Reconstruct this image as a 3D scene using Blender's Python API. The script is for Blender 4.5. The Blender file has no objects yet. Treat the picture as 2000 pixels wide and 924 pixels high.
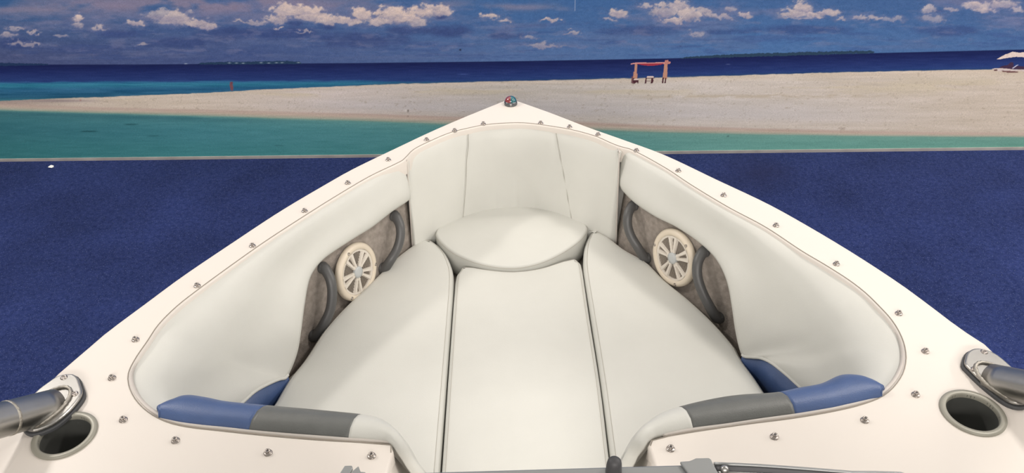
import bpy, bmesh, math, random
import numpy as np
from mathutils import Vector, Matrix
from mathutils.geometry import delaunay_2d_cdt

sc = bpy.context.scene
# ------------------------------------------------------------------ camera
FPX, PITCH, ROLL, CAMZ = 1550.0, math.radians(35), math.radians(1.5), 2.45
cp, sp, cr, sr = math.cos(PITCH), math.sin(PITCH), math.cos(ROLL), math.sin(ROLL)
cd = bpy.data.cameras.new('camera'); cam = bpy.data.objects.new('camera', cd)
sc.collection.objects.link(cam); sc.camera = cam
right = Vector((cr, -sr * sp, -sr * cp)); up = Vector((sr, cr * sp, cr * cp)); fwd = Vector((0, cp, -sp))
M4 = Matrix.Identity(4)
for i in range(3):
    M4[i][0] = right[i]; M4[i][1] = up[i]; M4[i][2] = -fwd[i]
M4[2][3] = CAMZ
cam.matrix_world = M4
cd.sensor_width = 36.0; cd.lens = 36.0 * FPX / 2000.0; cd.shift_x = -0.002; cd.clip_start = 0.05
CAM = Vector((0, 0, CAMZ))
# ------------------------------------------------------------------ light
sc.view_settings.view_transform = 'Standard'; sc.view_settings.look = 'None'
sc.view_settings.exposure = 0.21; sc.view_settings.gamma = 1.0; sc.view_settings.use_curve_mapping = False
w = bpy.data.worlds.new('showroom_ambient'); sc.world = w; w.use_nodes = True
nt = w.node_tree; bg = nt.nodes['Background']
tc = nt.nodes.new('ShaderNodeTexCoord'); sx = nt.nodes.new('ShaderNodeSeparateXYZ')
rp = nt.nodes.new('ShaderNodeValToRGB'); nt.links.new(tc.outputs['Generated'], sx.inputs[0])
mp = nt.nodes.new('ShaderNodeMapRange'); mp.inputs['From Min'].default_value = -1
nt.links.new(sx.outputs['Z'], mp.inputs['Value']); nt.links.new(mp.outputs[0], rp.inputs[0]); nt.links.new(rp.outputs[0], bg.inputs[0])
rp.color_ramp.elements[0].position = 0.25; rp.color_ramp.elements[0].color = (0.16, 0.17, 0.22, 1)
rp.color_ramp.elements[1].position = 0.55; rp.color_ramp.elements[1].color = (1.0, 0.95, 0.89, 1)
bg.inputs[1].default_value = 0.50
def area(name, loc, sx_, sy_, power, col=(1, .935, .875)):
    l = bpy.data.lights.new(name, 'AREA'); l.shape = 'RECTANGLE'; l.size = sx_; l.size_y = sy_; l.energy = power; l.color = col
    o = bpy.data.objects.new(name, l); o.location = loc; sc.collection.objects.link(o); return o
area('unseen_overhead_lamp', (-2.95, 2.5, 3.9), 0.4, 0.4, 64)
area('unseen_overhead_lamp', (2.1, 1.8, 3.9), 0.4, 0.4, 40)
area('unseen_overhead_lamp', (5.0, 1.8, 3.4), 0.3, 3.0, 150)  # unseen lamp added to brighten the right-hand carpet and mural
bk = area('added_rear_fill', (0.0, -2.8, 3.4), 4.0, 0.6, 126); bk.rotation_euler = (math.radians(62), 0, 0)  # unseen fill added behind the camera to lift the upright surfaces
ww = area('added_wall_fill', (0.0, 3.3, 3.9), 9.0, 0.2, 85); ww.rotation_euler = (math.radians(30), 0, 0)  # unseen fill added to brighten the mural wall

# ------------------------------------------------------------------ helpers
def lin(c):
    c = c / 255.0
    return c / 12.92 if c <= 0.04045 else ((c + 0.055) / 1.055) ** 2.4
def rgb(r, g, b, k=1.0): return (lin(r) * k, lin(g) * k, lin(b) * k, 1)
def mat(name, col, rough=0.5, metal=0.0, bump=0.0, bscale=200.0, var=0.0, vscale=6.0, coat=0.0, spec=0.5):
    m = bpy.data.materials.new(name); m.use_nodes = True
    n = m.node_tree; b = n.nodes['Principled BSDF']
    b.inputs['Base Color'].default_value = col; b.inputs['Roughness'].default_value = rough
    b.inputs['Metallic'].default_value = metal; b.inputs['Coat Weight'].default_value = coat
    b.inputs['Specular IOR Level'].default_value = spec
    tcn = n.nodes.new('ShaderNodeTexCoord')
    if var > 0:
        no = n.nodes.new('ShaderNodeTexNoise'); no.inputs['Scale'].default_value = vscale; no.inputs['Detail'].default_value = 4
        n.links.new(tcn.outputs['Object'], no.inputs['Vector'])
        r = n.nodes.new('ShaderNodeValToRGB')
        r.color_ramp.elements[0].position = 0.3; r.color_ramp.elements[1].position = 0.7
        r.color_ramp.elements[0].color = tuple(x * (1 - var) for x in col[:3]) + (1,)
        r.color_ramp.elements[1].color = tuple(min(1, x * (1 + var)) for x in col[:3]) + (1,)
        n.links.new(no.outputs['Fac'], r.inputs[0]); n.links.new(r.outputs[0], b.inputs['Base Color'])
    if bump > 0:
        nb = n.nodes.new('ShaderNodeTexNoise'); nb.inputs['Scale'].default_value = bscale; nb.inputs['Detail'].default_value = 3
        n.links.new(tcn.outputs['Object'], nb.inputs['Vector'])
        bp = n.nodes.new('ShaderNodeBump'); bp.inputs['Strength'].default_value = bump; bp.inputs['Distance'].default_value = 0.002
        n.links.new(nb.outputs['Fac'], bp.inputs['Height']); n.links.new(bp.outputs[0], b.inputs['Normal'])
    return m
MT = {
 'gelcoat': mat('white_gelcoat', (.69, .64, .585, 1), .42, coat=.0, var=.012, vscale=2),
 'vinyl': mat('ivory_vinyl', (.605, .605, .565, 1), .5, bump=.12, bscale=500, var=.03, vscale=5, spec=.35),
 'welt': mat('grey_welt', (.54, .50, .46, 1), .5),
 'seam': mat('seam_thread', (.44, .42, .375, 1), .7),
 'blue': mat('blue_vinyl', (.058, .102, .235, 1), .42, bump=.25, bscale=420, var=.05, vscale=30),
 'grey': mat('charcoal_vinyl', (.125, .130, .124, 1), .42, bump=.25, bscale=420, var=.05, vscale=30),
 'liner': mat('grey_carpet_liner', (.30, .265, .235, 1), .95, bump=.8, bscale=260, var=.18, vscale=60, spec=.1),
 'handle': mat('dark_grey_plastic', (.085, .085, .085, 1), .42),
 'spk': mat('cream_plastic', (.68, .60, .485, 1), .42),
 'spk2': mat('off_white_plastic', (.66, .61, .54, 1), .45),
 'hub': mat('pale_grey_plastic', (.46, .48, .48, 1), .3),
 'slot': mat('dark_slot', (.24, .21, .18, 1), .7),
 'steel': mat('brushed_aluminium', (.38, .372, .355, 1), .34, metal=1, bump=.05, bscale=90, var=.06, vscale=14),
 'weld': mat('weld_bead', (.40, .375, .33, 1), .5, metal=.85, bump=1, bscale=160),
 'stud': mat('tarnished_stud', (.40, .36, .33, 1), .3, metal=1),
 'socket': mat('stud_socket', (.06, .055, .05, 1), .5),
 'rubber': mat('black_rubber', (.045, .045, .048, 1), .55),
 'gasket': mat('dark_gasket', (.06, .062, .066, 1), .6),
 'cupring': mat('grey_cup_ring', (.29, .28, .235, 1), .4, metal=.15),
 'cupin': mat('dark_cup_liner', (.10, .103, .096, 1), .4, metal=.3),
 'frame': mat('grey_anodised_frame', (.30, .31, .31, 1), .35, metal=.6),
 'framedark': mat('dark_frame_channel', (.07, .07, .075, 1), .5),
 'hull': mat('hull_gelcoat', (.72, .70, .66, 1), .3),
 'base': mat('lamp_base', (.13, .14, .15, 1), .25, metal=.7),
}
def lens_mat(name, col):
    m = mat(name, col, .06, coat=1.0); b = m.node_tree.nodes['Principled BSDF']
    b.inputs['Transmission Weight'].default_value = .35; return m
MT['red'] = lens_mat('red_lens', (.30, .035, .04, 1)); MT['green'] = lens_mat('green_lens', (.015, .16, .19, 1))
def glass_mat():
    m = mat('windscreen_glass', (.75, .8, .8, 1), .02); m.node_tree.nodes['Principled BSDF'].inputs['Transmission Weight'].default_value = 1; return m
MT['glass'] = glass_mat()

def tag(o, label=None, cat=None, group=None, kind=None):
    if label: o['label'] = label
    if cat: o['category'] = cat
    if group: o['group'] = group
    if kind: o['kind'] = kind
    return o
def empty(name, loc=(0, 0, 0)):
    o = bpy.data.objects.new(name, None); sc.collection.objects.link(o); o.location = loc; o.empty_display_size = .1; return o
WORLDLOC = {}
def link(name, me, m, parent=None, smooth=True):
    me.materials.append(m)
    if smooth: me.polygons.foreach_set('use_smooth', [True] * len(me.polygons))
    o = bpy.data.objects.new(name, me); sc.collection.objects.link(o)
    if parent:
        o.parent = parent
        wl = Vector((0, 0, 0)); q = parent
        while q: wl += q.location; q = q.parent
        o.location = -wl if wl.length else (0, 0, 0)
    return o
def mesh(name, V, F): me = bpy.data.meshes.new(name); me.from_pydata([tuple(v) for v in V], [], F); me.update(); return me
def U(x, y, z):                       # photograph pixel seen at world height z
    X2, Y2 = x - 1004, y - 462
    X = X2 * cr - Y2 * sr; Y = X2 * sr + Y2 * cr
    dx, dy, dz = X / FPX, cp - Y / FPX * sp, -sp - Y / FPX * cp
    t = (z - CAMZ) / dz
    return Vector((dx * t, dy * t, z))
def proj(P):
    d = Vector(P) - CAM; dep = d.dot(fwd)
    return (1004 + FPX * d.dot(right) / dep, 462 - FPX * d.dot(up) / dep)
def UL(pts, z): return [U(a, b, z) for a, b in pts]
def resample(P, n, smooth=True, closed=False):
    P = [Vector(p) for p in P]
    if closed: P = P + [P[0]]
    d = [0]
    for a, b in zip(P, P[1:]): d.append(d[-1] + max((b - a).length, 1e-6))
    m = len(P); T = []
    for i in range(m):
        if closed and i in (0, m - 1): t = (P[1] - P[-2]) / (d[1] + d[-1] - d[-2])
        elif i == 0: t = (P[1] - P[0]) / d[1]
        elif i == m - 1: t = (P[-1] - P[-2]) / (d[-1] - d[-2])
        else: t = (P[i + 1] - P[i - 1]) / (d[i + 1] - d[i - 1])
        T.append(t)
    out = []; k = 0
    cnt = n if not closed else n + 1
    for i in range(cnt):
        s = d[-1] * i / (cnt - 1)
        while k < m - 2 and s > d[k + 1]: k += 1
        h = d[k + 1] - d[k]; u = (s - d[k]) / h
        if smooth:
            p = (2*u**3-3*u**2+1)*P[k] + (u**3-2*u**2+u)*h*T[k] + (-2*u**3+3*u**2)*P[k+1] + (u**3-u**2)*h*T[k+1]
        else: p = P[k].lerp(P[k + 1], u)
        out.append(p)
    return out[:-1] if closed else out
def pairs(PQ, n):                     # resample several matched curves together on the first curve's parameter
    m = len(PQ[0]); d = [0]
    for i in range(m - 1): d.append(d[-1] + .5 * (PQ[0][i+1]-PQ[0][i]).length + .5 * (PQ[-1][i+1]-PQ[-1][i]).length + 1e-6)
    outs = []
    for P in PQ:
        T = []
        for i in range(m):
            a, b = max(0, i - 1), min(m - 1, i + 1); T.append((P[b] - P[a]) / (d[b] - d[a]))
        o = []; k = 0
        for i in range(n):
            s = d[-1] * i / (n - 1)
            while k < m - 2 and s > d[k + 1]: k += 1
            h = d[k + 1] - d[k]; u = (s - d[k]) / h
            o.append((2*u**3-3*u**2+1)*P[k] + (u**3-2*u**2+u)*h*T[k] + (-2*u**3+3*u**2)*P[k+1] + (u**3-u**2)*h*T[k+1])
        outs.append(o)
    return outs, [x / d[-1] for x in d]
def grid(name, rows, m, parent=None, thick=0.0, closed=False, face_cam=True, look=None):
    V = [p for r in rows for p in r]; nc = len(rows[0]); F = []
    for i in range(len(rows) - 1):
        for j in range(nc - (0 if closed else 1)):
            j2 = (j + 1) % nc
            F.append((i*nc+j, i*nc+j2, (i+1)*nc+j2, (i+1)*nc+j))
    me = mesh(name, V, F)
    if face_cam:
        s = 0
        for p in me.polygons: s += p.area * p.normal.dot(((look or CAM) - p.center).normalized())
        if s < 0: me.flip_normals()
    o = link(name, me, m, parent)
    if thick:
        md = o.modifiers.new('thickness', 'SOLIDIFY'); md.thickness = thick; md.offset = -1
    return o
def tube_data(P, r, seg=10, cap=True, closed=False):
    P = [Vector(p) for p in P]; V = []; F = []; n = len(P); prev = None
    for i, p in enumerate(P):
        if closed: t = (P[(i + 1) % n] - P[i - 1]).normalized()
        else: t = (P[min(i + 1, n - 1)] - P[max(i - 1, 0)]).normalized()
        a = prev if prev else (Vector((0, 0, 1)) if abs(t.z) < .9 else Vector((1, 0, 0)))
        u = (a - t * a.dot(t)).normalized(); prev = u; v = t.cross(u)
        ri = r(i / (n - 1)) if callable(r) else r
        for k in range(seg):
            an = 2 * math.pi * k / seg; V.append(p + (u * math.cos(an) + v * math.sin(an)) * ri)
    for i in range(n if closed else n - 1):
        for k in range(seg):
            a, b = i * seg, ((i + 1) % n) * seg; F.append((a + k, a + (k + 1) % seg, b + (k + 1) % seg, b + k))
    if cap and not closed: F.append(tuple(range(seg))[::-1]); F.append(tuple((n - 1) * seg + k for k in range(seg)))
    return V, F
def tube(name, P, r, m, parent, seg=10, closed=False): V, F = tube_data(P, r, seg, True, closed); return link(name, mesh(name, V, F), m, parent)
def lathe(name, prof, m, parent, M, seg=40, smooth=True, arc=(0, 2 * math.pi)):
    V = []; F = []; full = abs(arc[1] - arc[0] - 2 * math.pi) < 1e-6; ns = seg if full else seg + 1
    for r, z in prof:
        for k in range(ns):
            a = arc[0] + (arc[1] - arc[0]) * k / seg; V.append(M @ Vector((r * math.cos(a), r * math.sin(a), z)))
    for i in range(len(prof) - 1):
        for k in range(ns if full else ns - 1):
            k2 = (k + 1) % ns; F.append((i*ns+k, i*ns+k2, (i+1)*ns+k2, (i+1)*ns+k))
    me = mesh(name, V, F); bm = bmesh.new(); bm.from_mesh(me); bmesh.ops.remove_doubles(bm, verts=bm.verts, dist=1e-6)
    bmesh.ops.recalc_face_normals(bm, faces=bm.faces); bm.to_mesh(me); bm.free()
    return link(name, me, m, parent, smooth)
def frame_at(p, nrm, upv=Vector((0, 0, 1))):
    n = Vector(nrm).normalized(); x = upv.cross(n)
    if x.length < 1e-4: x = Vector((1, 0, 0))
    x.normalize(); y = n.cross(x); M = Matrix.Identity(4)
    for i in range(3): M[i][0] = x[i]; M[i][1] = y[i]; M[i][2] = n[i]; M[i][3] = p[i]
    return M
def inpoly(x, y, P):
    c = False; n = len(P)
    for i in range(n):
        a, b = P[i], P[i - 1]
        if (a[1] > y) != (b[1] > y) and x < (b[0] - a[0]) * (y - a[1]) / (b[1] - a[1]) + a[0]: c = not c
    return c
def signed_area(P): return .5 * sum(P[i - 1][0] * P[i][1] - P[i][0] * P[i - 1][1] for i in range(len(P)))
def offset(P, d):                     # inward offset of a CCW loop
    n = len(P); out = []
    for i in range(n):
        a, b, c = P[i - 1], P[i], P[(i + 1) % n]
        e = Vector((c[0] - a[0], c[1] - a[1])); e.normalize(); out.append((b[0] - e.y * d, b[1] + e.x * d))
    return out
def fill(outer, holes, step):         # triangulate with interior points; returns verts2d, faces, number of outer verts
    vs = [Vector((p[0], p[1])) for p in outer]; es = [(i, (i + 1) % len(outer)) for i in range(len(outer))]
    for h in holes:
        s = len(vs); vs += [Vector((p[0], p[1])) for p in h]; es += [(s + i, s + (i + 1) % len(h)) for i in range(len(h))]
    if step:
        xs = [p[0] for p in outer]; ys = [p[1] for p in outer]; bd = np.array([tuple(v) for v in vs])
        y = min(ys) + step * .5; row = 0
        while y < max(ys):
            x = min(xs) + step * (.25 if row % 2 else .5)
            while x < max(xs):
                if inpoly(x, y, outer) and not any(inpoly(x, y, h) for h in holes):
                    if ((bd - (x, y)) ** 2).sum(1).min() > (step * .5) ** 2: vs.append(Vector((x, y)))
                x += step
            y += step * .9; row += 1
    r = delaunay_2d_cdt(vs, es, [], 0, 1e-7)
    V, Fc = r[0], r[2]; F = []
    for f in Fc:
        cx = sum(V[i].x for i in f) / 3; cy = sum(V[i].y for i in f) / 3
        if inpoly(cx, cy, outer) and not any(inpoly(cx, cy, h) for h in holes): F.append(tuple(f))
    return V, F
def cushion(name, outline, ztop, thick, m, parent=None, rad=.025, crown=.008, step=.04, cfall=.08):
    P = [(p[0], p[1]) for p in outline]
    if signed_area(P) < 0: P = P[::-1]
    n = len(P); V = []; F = []
    prof = [(.012, -thick), (.003, -thick + .012), (0, -thick + .03), (0, -rad)]
    for k in range(1, 6):
        a = k / 5 * math.pi / 2; prof.append((rad * (1 - math.cos(a)), -rad + rad * math.sin(a)))
    for d, z in prof: V += [(x, y, ztop + z) for x, y in offset(P, d)]
    for i in range(len(prof) - 1):
        for j in range(n): F.append((i*n+j, i*n+(j+1) % n, (i+1)*n+(j+1) % n, (i+1)*n+j))
    inner = offset(P, rad); v2, f2 = fill(inner, [], step); s = len(V); bd = np.array(inner)
    for v in v2:
        dd = math.sqrt(((bd - (v.x, v.y)) ** 2).sum(1).min()); V.append((v.x, v.y, ztop + crown * (1 - math.exp(-dd / cfall))))
    F += [tuple(i + s for i in f) for f in f2]; F.append(tuple(range(n))[::-1])
    me = mesh(name, V, F); bm = bmesh.new(); bm.from_mesh(me); bmesh.ops.remove_doubles(bm, verts=bm.verts, dist=1e-5)
    bmesh.ops.recalc_face_normals(bm, faces=bm.faces); bm.to_mesh(me); bm.free()
    return link(name, me, m, parent), P
def box_data(c, hx, hy, hz, R=None):
    V = []
    for x in (-hx, hx):
        for y in (-hy, hy):
            for z in (-hz, hz):
                v = Vector((x, y, z)); V.append((R @ v if R else v) + Vector(c))
    return V, [(0, 1, 3, 2), (4, 6, 7, 5), (0, 4, 5, 1), (2, 3, 7, 6), (0, 2, 6, 4), (1, 5, 7, 3)]
def bevel(o, wd=.002, seg=2):
    md = o.modifiers.new('bevel', 'BEVEL'); md.width = wd; md.segments = seg; md.limit_method = 'ANGLE'; return o
def prism(name, poly, z0, z1, m, parent, bev=.002):
    P = [(p[0], p[1]) for p in poly]
    if signed_area(P) < 0: P = P[::-1]
    n = len(P); V = [(x, y, z0) for x, y in P] + [(x, y, z1) for x, y in P]
    F = [tuple(range(n))[::-1], tuple(range(n, 2 * n))] + [(i, (i+1) % n, n+(i+1) % n, n+i) for i in range(n)]
    o = link(name, mesh(name, V, F), m, parent, False)
    if bev: bevel(o, bev, 3)
    return o

# ------------------------------------------------------------------ setting: wall, mural, carpet
def wall_y(x): return 4.405 - 0.03 * x
def carpet_mat():
    m = bpy.data.materials.new('blue_carpet'); m.use_nodes = True; n = m.node_tree; L = n.links; b = n.nodes['Principled BSDF']
    b.inputs['Roughness'].default_value = .95; b.inputs['Specular IOR Level'].default_value = .1
    t = n.nodes.new('ShaderNodeTexCoord')
    def noise(s, d=4, r=.6):
        q = n.nodes.new('ShaderNodeTexNoise'); q.inputs['Scale'].default_value = s; q.inputs['Detail'].default_value = d; q.inputs['Roughness'].default_value = r
        L.new(t.outputs['Object'], q.inputs['Vector']); return q.outputs['Fac']
    def ramp(src, stops):
        r = n.nodes.new('ShaderNodeValToRGB'); e = r.color_ramp.elements
        e[0].position, e[0].color = stops[0][0], stops[0][1]; e[1].position, e[1].color = stops[-1][0], stops[-1][1]
        for p_, c_ in stops[1:-1]: k = e.new(p_); k.color = c_
        L.new(src, r.inputs[0]); return r.outputs[0]
    def mix(f, a, c, mode='MIX'):
        q = n.nodes.new('ShaderNodeMix'); q.data_type = 'RGBA'; q.blend_type = mode
        if isinstance(f, float): q.inputs[0].default_value = f
        else: L.new(f, q.inputs[0])
        for s, v in ((6, a), (7, c)):
            if isinstance(v, tuple): q.inputs[s].default_value = v
            else: L.new(v, q.inputs[s])
        return q.outputs[2]
    c1 = ramp(noise(45, 5, .7), [(.3, (.009, .017, .072, 1)), (.7, (.030, .045, .145, 1))])
    g = lambda v: (v, v, v, 1)
    c2 = mix(.8, c1, ramp(noise(2.2, 4), [(.3, g(.70)), (.7, g(1.2))]), 'MULTIPLY')
    c3 = mix(ramp(noise(170, 2), [(.60, g(0)), (.72, g(.9))]), c2, (.13, .155, .27, 1))
    # a worn dark stain on the carpet by the wall
    sep = n.nodes.new('ShaderNodeVectorMath'); sep.operation = 'SUBTRACT'; sep.inputs[1].default_value = STAIN; L.new(t.outputs['Object'], sep.inputs[0])
    ln = n.nodes.new('ShaderNodeVectorMath'); ln.operation = 'LENGTH'; L.new(sep.outputs[0], ln.inputs[0])
    ad = n.nodes.new('ShaderNodeMath'); ad.operation = 'MULTIPLY_ADD'; L.new(noise(6, 3), ad.inputs[0]); ad.inputs[1].default_value = .25; L.new(ln.outputs['Value'], ad.inputs[2])
    c4 = mix(ramp(ad.outputs[0], [(.14, g(.55)), (.42, g(0))]), c3, (.016, .018, .05, 1))
    L.new(c4, b.inputs['Base Color'])
    bp = n.nodes.new('ShaderNodeBump'); bp.inputs['Strength'].default_value = .6; bp.inputs['Distance'].default_value = .006
    L.new(noise(140, 3), bp.inputs['Height']); L.new(bp.outputs[0], b.inputs['Normal'])
    return m
STAIN = tuple(U(1478, 335, 0))
V, F = box_data((0, 0.5, -.05), 9, 6.5, .05)
tag(link('floor', mesh('floor', V, F), carpet_mat(), None, False), kind='structure')
def wall_slab(name, x0, x1, z0, z1, off, th, m, kind=None):
    a, b = Vector((x0, wall_y(x0) - off, 0)), Vector((x1, wall_y(x1) - off, 0)); V = []
    for q in (a, b, b + Vector((0, th, 0)), a + Vector((0, th, 0))): V += [(q.x, q.y, z0), (q.x, q.y, z1)]
    F = [(0, 2, 3, 1), (2, 4, 5, 3), (4, 6, 7, 5), (6, 0, 1, 7), (1, 3, 5, 7), (0, 6, 4, 2)]
    return link(name, mesh(name, V, F), m, None, False)
tag(wall_slab('wall_back', -8.5, 8.5, 0, 3.6, 0, .15, mat('painted_wall', (.6, .58, .55, 1), .8, bump=.1)), kind='structure')
tag(wall_slab('baseboard_back', -8.5, 8.5, 0, .018, .02, .02, mat('grey_skirting', (.33, .31, .29, 1), .6, var=.15, vscale=9)), kind='structure')

# ---- the printed beach scene on the wall
rng = np.random.RandomState(7)
NT = rng.rand(256, 256)
def vnoise(x, y):
    xi = np.floor(x).astype(int); yi = np.floor(y).astype(int); fx = x - xi; fy = y - yi
    fx = fx*fx*(3-2*fx); fy = fy*fy*(3-2*fy); a = lambda i, j: NT[(yi + j) & 255, (xi + i) & 255]
    return (a(0,0)*(1-fx)+a(1,0)*fx)*(1-fy)+(a(0,1)*(1-fx)+a(1,1)*fx)*fy
def fbm(x, y, o=5, g=.5):
    s = 0; A = 1; t = 0
    for i in range(o): s = s + A * vnoise(x * 2**i + 17.3 * i, y * 2**i + 5.1 * i); t += A; A *= g
    return s / t
def sst(a, b, x): t = np.clip((x - a) / (b - a), 0, 1); return t * t * (3 - 2 * t)
def C(*c): return np.array(c, float)
def over(col, m, c): return col * (1 - m[:, None]) + np.asarray(c, float) * m[:, None]
def grad(t, stops):
    t = np.asarray(t); return np.stack([np.interp(t, [s[0] for s in stops], [s[1][k] for s in stops]) for k in range(3)], 1)
# cumulus lumps: centre, radii, brightness
CUM = [(342,38,44,20,.75),(385,46,36,13,.8),(312,30,34,13,.5),(405,52,20,7,.8),(552,22,34,19,1),(585,24,34,17,1),(612,32,44,18,.95),(645,40,42,13,.9),(680,42,34,12,.95),(706,30,24,18,1),(735,42,38,15,.9),(540,38,30,12,.8),
 (765,30,30,20,1),(798,36,38,18,1),(830,24,32,18,1),(864,24,24,11,.95),(845,16,26,10,.9),(815,46,26,11,.7),(152,36,13,8,1),(155,50,10,7,.45),(193,56,17,6,.55),(265,46,18,7,.75),(66,64,13,5,.6),(30,56,22,6,.4),
 (18,70,22,6,.35),(50,86,40,5,.35),(958,32,15,9,.9),(985,40,15,6,.8),(1075,40,22,4,.75),(1208,28,20,9,.8),(1190,38,14,4,.5),(1265,12,20,7,.6),(1300,22,38,18,.7),(1325,12,28,16,.8),(1345,30,32,18,.8),(1318,40,30,7,.85),
 (1375,24,18,9,.6),(1388,32,12,5,.5),(1425,16,16,8,.45),(1455,30,17,7,.8),(1415,34,22,6,.4),(1568,16,26,16,.85),(1545,28,36,11,.75),(1590,30,24,8,.85),(1618,26,24,11,.8),(1640,36,14,5,.5),
 (1680,34,16,6,.55),(1708,36,18,7,.6),(1560,36,36,4,.4),(1815,20,20,9,.55),(1860,18,14,6,.5),(1820,36,26,10,.3),(1905,12,34,10,.65),(1925,20,26,7,.75),(1960,8,40,11,.55),(1990,22,16,8,.45),
 (1745,38,22,6,.2),(1360,68,20,6,.25),(1120,66,16,4,.35),(1065,90,40,6,.3),(1035,75,16,5,.25),(275,88,14,3,.3),(480,42,30,5,.45),(500,44,30,6,.5),(545,54,12,3,.7),(595,62,20,3,.4),(120,72,14,4,.2)]
DRK = [(560,66,90,18),(700,78,130,22),(880,60,60,16),(450,66,90,18),(350,84,120,14),(150,95,120,10),(800,60,60,12),(640,52,22,10),(575,46,22,8),(735,40,14,8),(860,34,16,6),(1250,60,110,14),(1560,58,140,12),
       (30,86,70,14),(230,66,60,10),(990,70,50,10),(1850,60,90,14),(1420,62,60,8),(1830,22,16,4),(380,52,24,3)]
SH_X = [0,140,350,700,1000,1300,1650,2000]
def horizon(x): return np.interp(x, [-700,0,265,700,1000,1300,1650,2000,2700], [128,126,125.8,123,119.5,114,105,96.5,79])
def sandtop(x): return np.interp(x, [-700,0,95,280,380,450,550,650,780,1000,1200,1300,1600,1800,1935,2700], [204,197,193,186,182,178,173,169,163.5,158,153.5,151,142,137.5,135.5,130])
def sandbot(x): return np.interp(x, [-700,0,100,200,350,450,600,700,900,1100,1300,1500,1700,2000,2700], [200,203,207,210.5,214,216,220,222,229,237,246,252,257,260,262])
def watertop(x): return np.interp(x, [-700,0,100,200,350,500,600,700,850,1000,1200,1300,1500,1700,2000,2700], [214,216,219,222,226,231,234,237,243,249,256.5,260,264,267,269,272])
def ppoly(x, y, pts, soft=0):
    c = np.zeros(len(x), bool); n = len(pts)
    for i in range(n):
        a, b = pts[i], pts[i - 1]
        if a[1] == b[1]: continue
        c ^= ((a[1] > y) != (b[1] > y)) & (x < (b[0]-a[0])*(y-a[1])/(b[1]-a[1])+a[0])
    return c.astype(float)
def paint(x, y):
    hz = horizon(x); n1 = fbm(x/60, y/22, 5); n2 = fbm(x/24+40, y/14+9, 5, .6); n3 = fbm(x/170+3, y/26+50, 5, .6); n4 = fbm(x/12+9, y/8+30, 4, .6)
    # sky
    top = grad(x, [(0,C(50,84,128)),(500,C(66,92,136)),(1000,C(58,94,142)),(1500,C(62,94,140)),(2000,C(58,86,130))])
    low = grad(x, [(0,C(68,78,116)),(500,C(66,82,126)),(1000,C(78,104,148)),(1500,C(70,106,154)),(2000,C(68,98,142))])
    t = sst(0, 1, np.clip(y, -200, 200) / hz)
    col = top * (1 - t[:, None]) + low * t[:, None]
    st = sst(.42, .70, n3); col = over(col, st * .55 * sst(110, 20, y), C(112, 112, 142))
    mauve = np.exp(-((x-390)/330)**2 - ((y-8)/18)**2) ; col = over(col, np.clip(mauve * sst(.3, .6, n1) * 1.1, 0, .8), C(128, 118, 138))
    for cx, cy, a in ((540,4,70),(820,6,90),(1010,14,110),(1950,4,90),(60,20,90)):
        g = np.exp(-((x-cx)/a)**2 - ((y-cy)/7)**2); col = over(col, g * .6 * sst(.3,.6,n1), C(132, 122, 140))
    dk = np.zeros_like(x)
    for cx, cy, a, b in DRK: dk = np.maximum(dk, np.exp(-((x-cx)/a)**2 - ((y-cy)/b)**2))
    dk = sst(.35, .95, dk * (.55 + .9 * n2)); col = over(col, dk * .85 * sst(1100,900,x) + dk*.60*sst(900,1100,x), C(54, 70, 116))
    st2 = sst(.5, .66, fbm(x/90+70, y/7+3, 4, .6)); col = over(col, st2 * .3 * sst(40, 90, y) * sst(0, 12, hz - y), C(92, 104, 140))
    st3 = sst(.55, .7, fbm(x/70+20, y/6+33, 4, .6)); col = over(col, st3 * .35 * sst(35, 60, y) * sst(0, 8, hz - y), C(54, 74, 124))
    f = np.zeros_like(x); br = np.zeros_like(x); ht = np.zeros_like(x)
    nw = fbm(x/9+33, y/7+81, 3, .6); wx = x + (n2 - .5) * 20 + (nw - .5) * 16; wy = y + (n4 - .5) * 14 + (nw - .5) * 8
    for cx, cy, a, b, k in CUM:
        dx = (wx-cx)/a; dy = (wy-cy)/b; g = np.exp(-(dx*dx + np.where(dy > 0, dy*dy*1.9, dy*dy)) * .9)
        br = np.where(g > f, k, br); ht = np.where(g > f, dy, ht); f = np.maximum(f, g)
    n5 = fbm(x/7+70, y/5+60, 4, .62)
    e = f + (n2 - .5) * .42 + (n4 - .5) * .38 + (n5 - .5) * .34
    soft = np.clip(ht, 0, 1.5)                       # crisp crowns, ragged melting undersides
    m = sst(.36, .52 + .30 * 1.0, e) * (1 - soft * .25) * sst(0, .25, e - .3 - soft * .05); m = np.clip(m * 1.35, 0, 1)
    lump = sst(.36, .66, n4 * .6 + n5 * .4)
    shade = np.clip(sst(-.35, 1.1, ht + (n2 - .5) * 1.4) * .75 + (1 - lump) * .40, 0, 1)
    cb = C(200, 182, 174)[None] * np.ones((len(x), 1)); cb = over(cb, shade * .8, C(116, 116, 142))
    halo = sst(.10, .5, f + (n1 - .5) * .4) * .40; col = over(col, halo, C(108, 112, 144))
    k_ = (m * (.30 + .70 * br))[:, None]; col = col * (1 - k_) + cb * k_
    wisp = sst(.52, .72, fbm(x/38+5, y/9+77, 5, .62)) * sst(4, 30, y) * sst(6, 26, hz - y); col = over(col, wisp * .30, C(128, 124, 150))
    col += ((fbm(x/9, y/4+20, 4, .7) - .5) * 16)[:, None]
    # sea
    sea = y > hz; d = y - hz
    sc_ = grad(d, [(0,C(22,31,74)),(4,C(21,31,78)),(20,C(31,46,98)),(38,C(39,62,116)),(60,C(44,78,124))]); sc_ += ((fbm(x/30, y/2.2, 4) - .5) * 14)[:, None]
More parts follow.
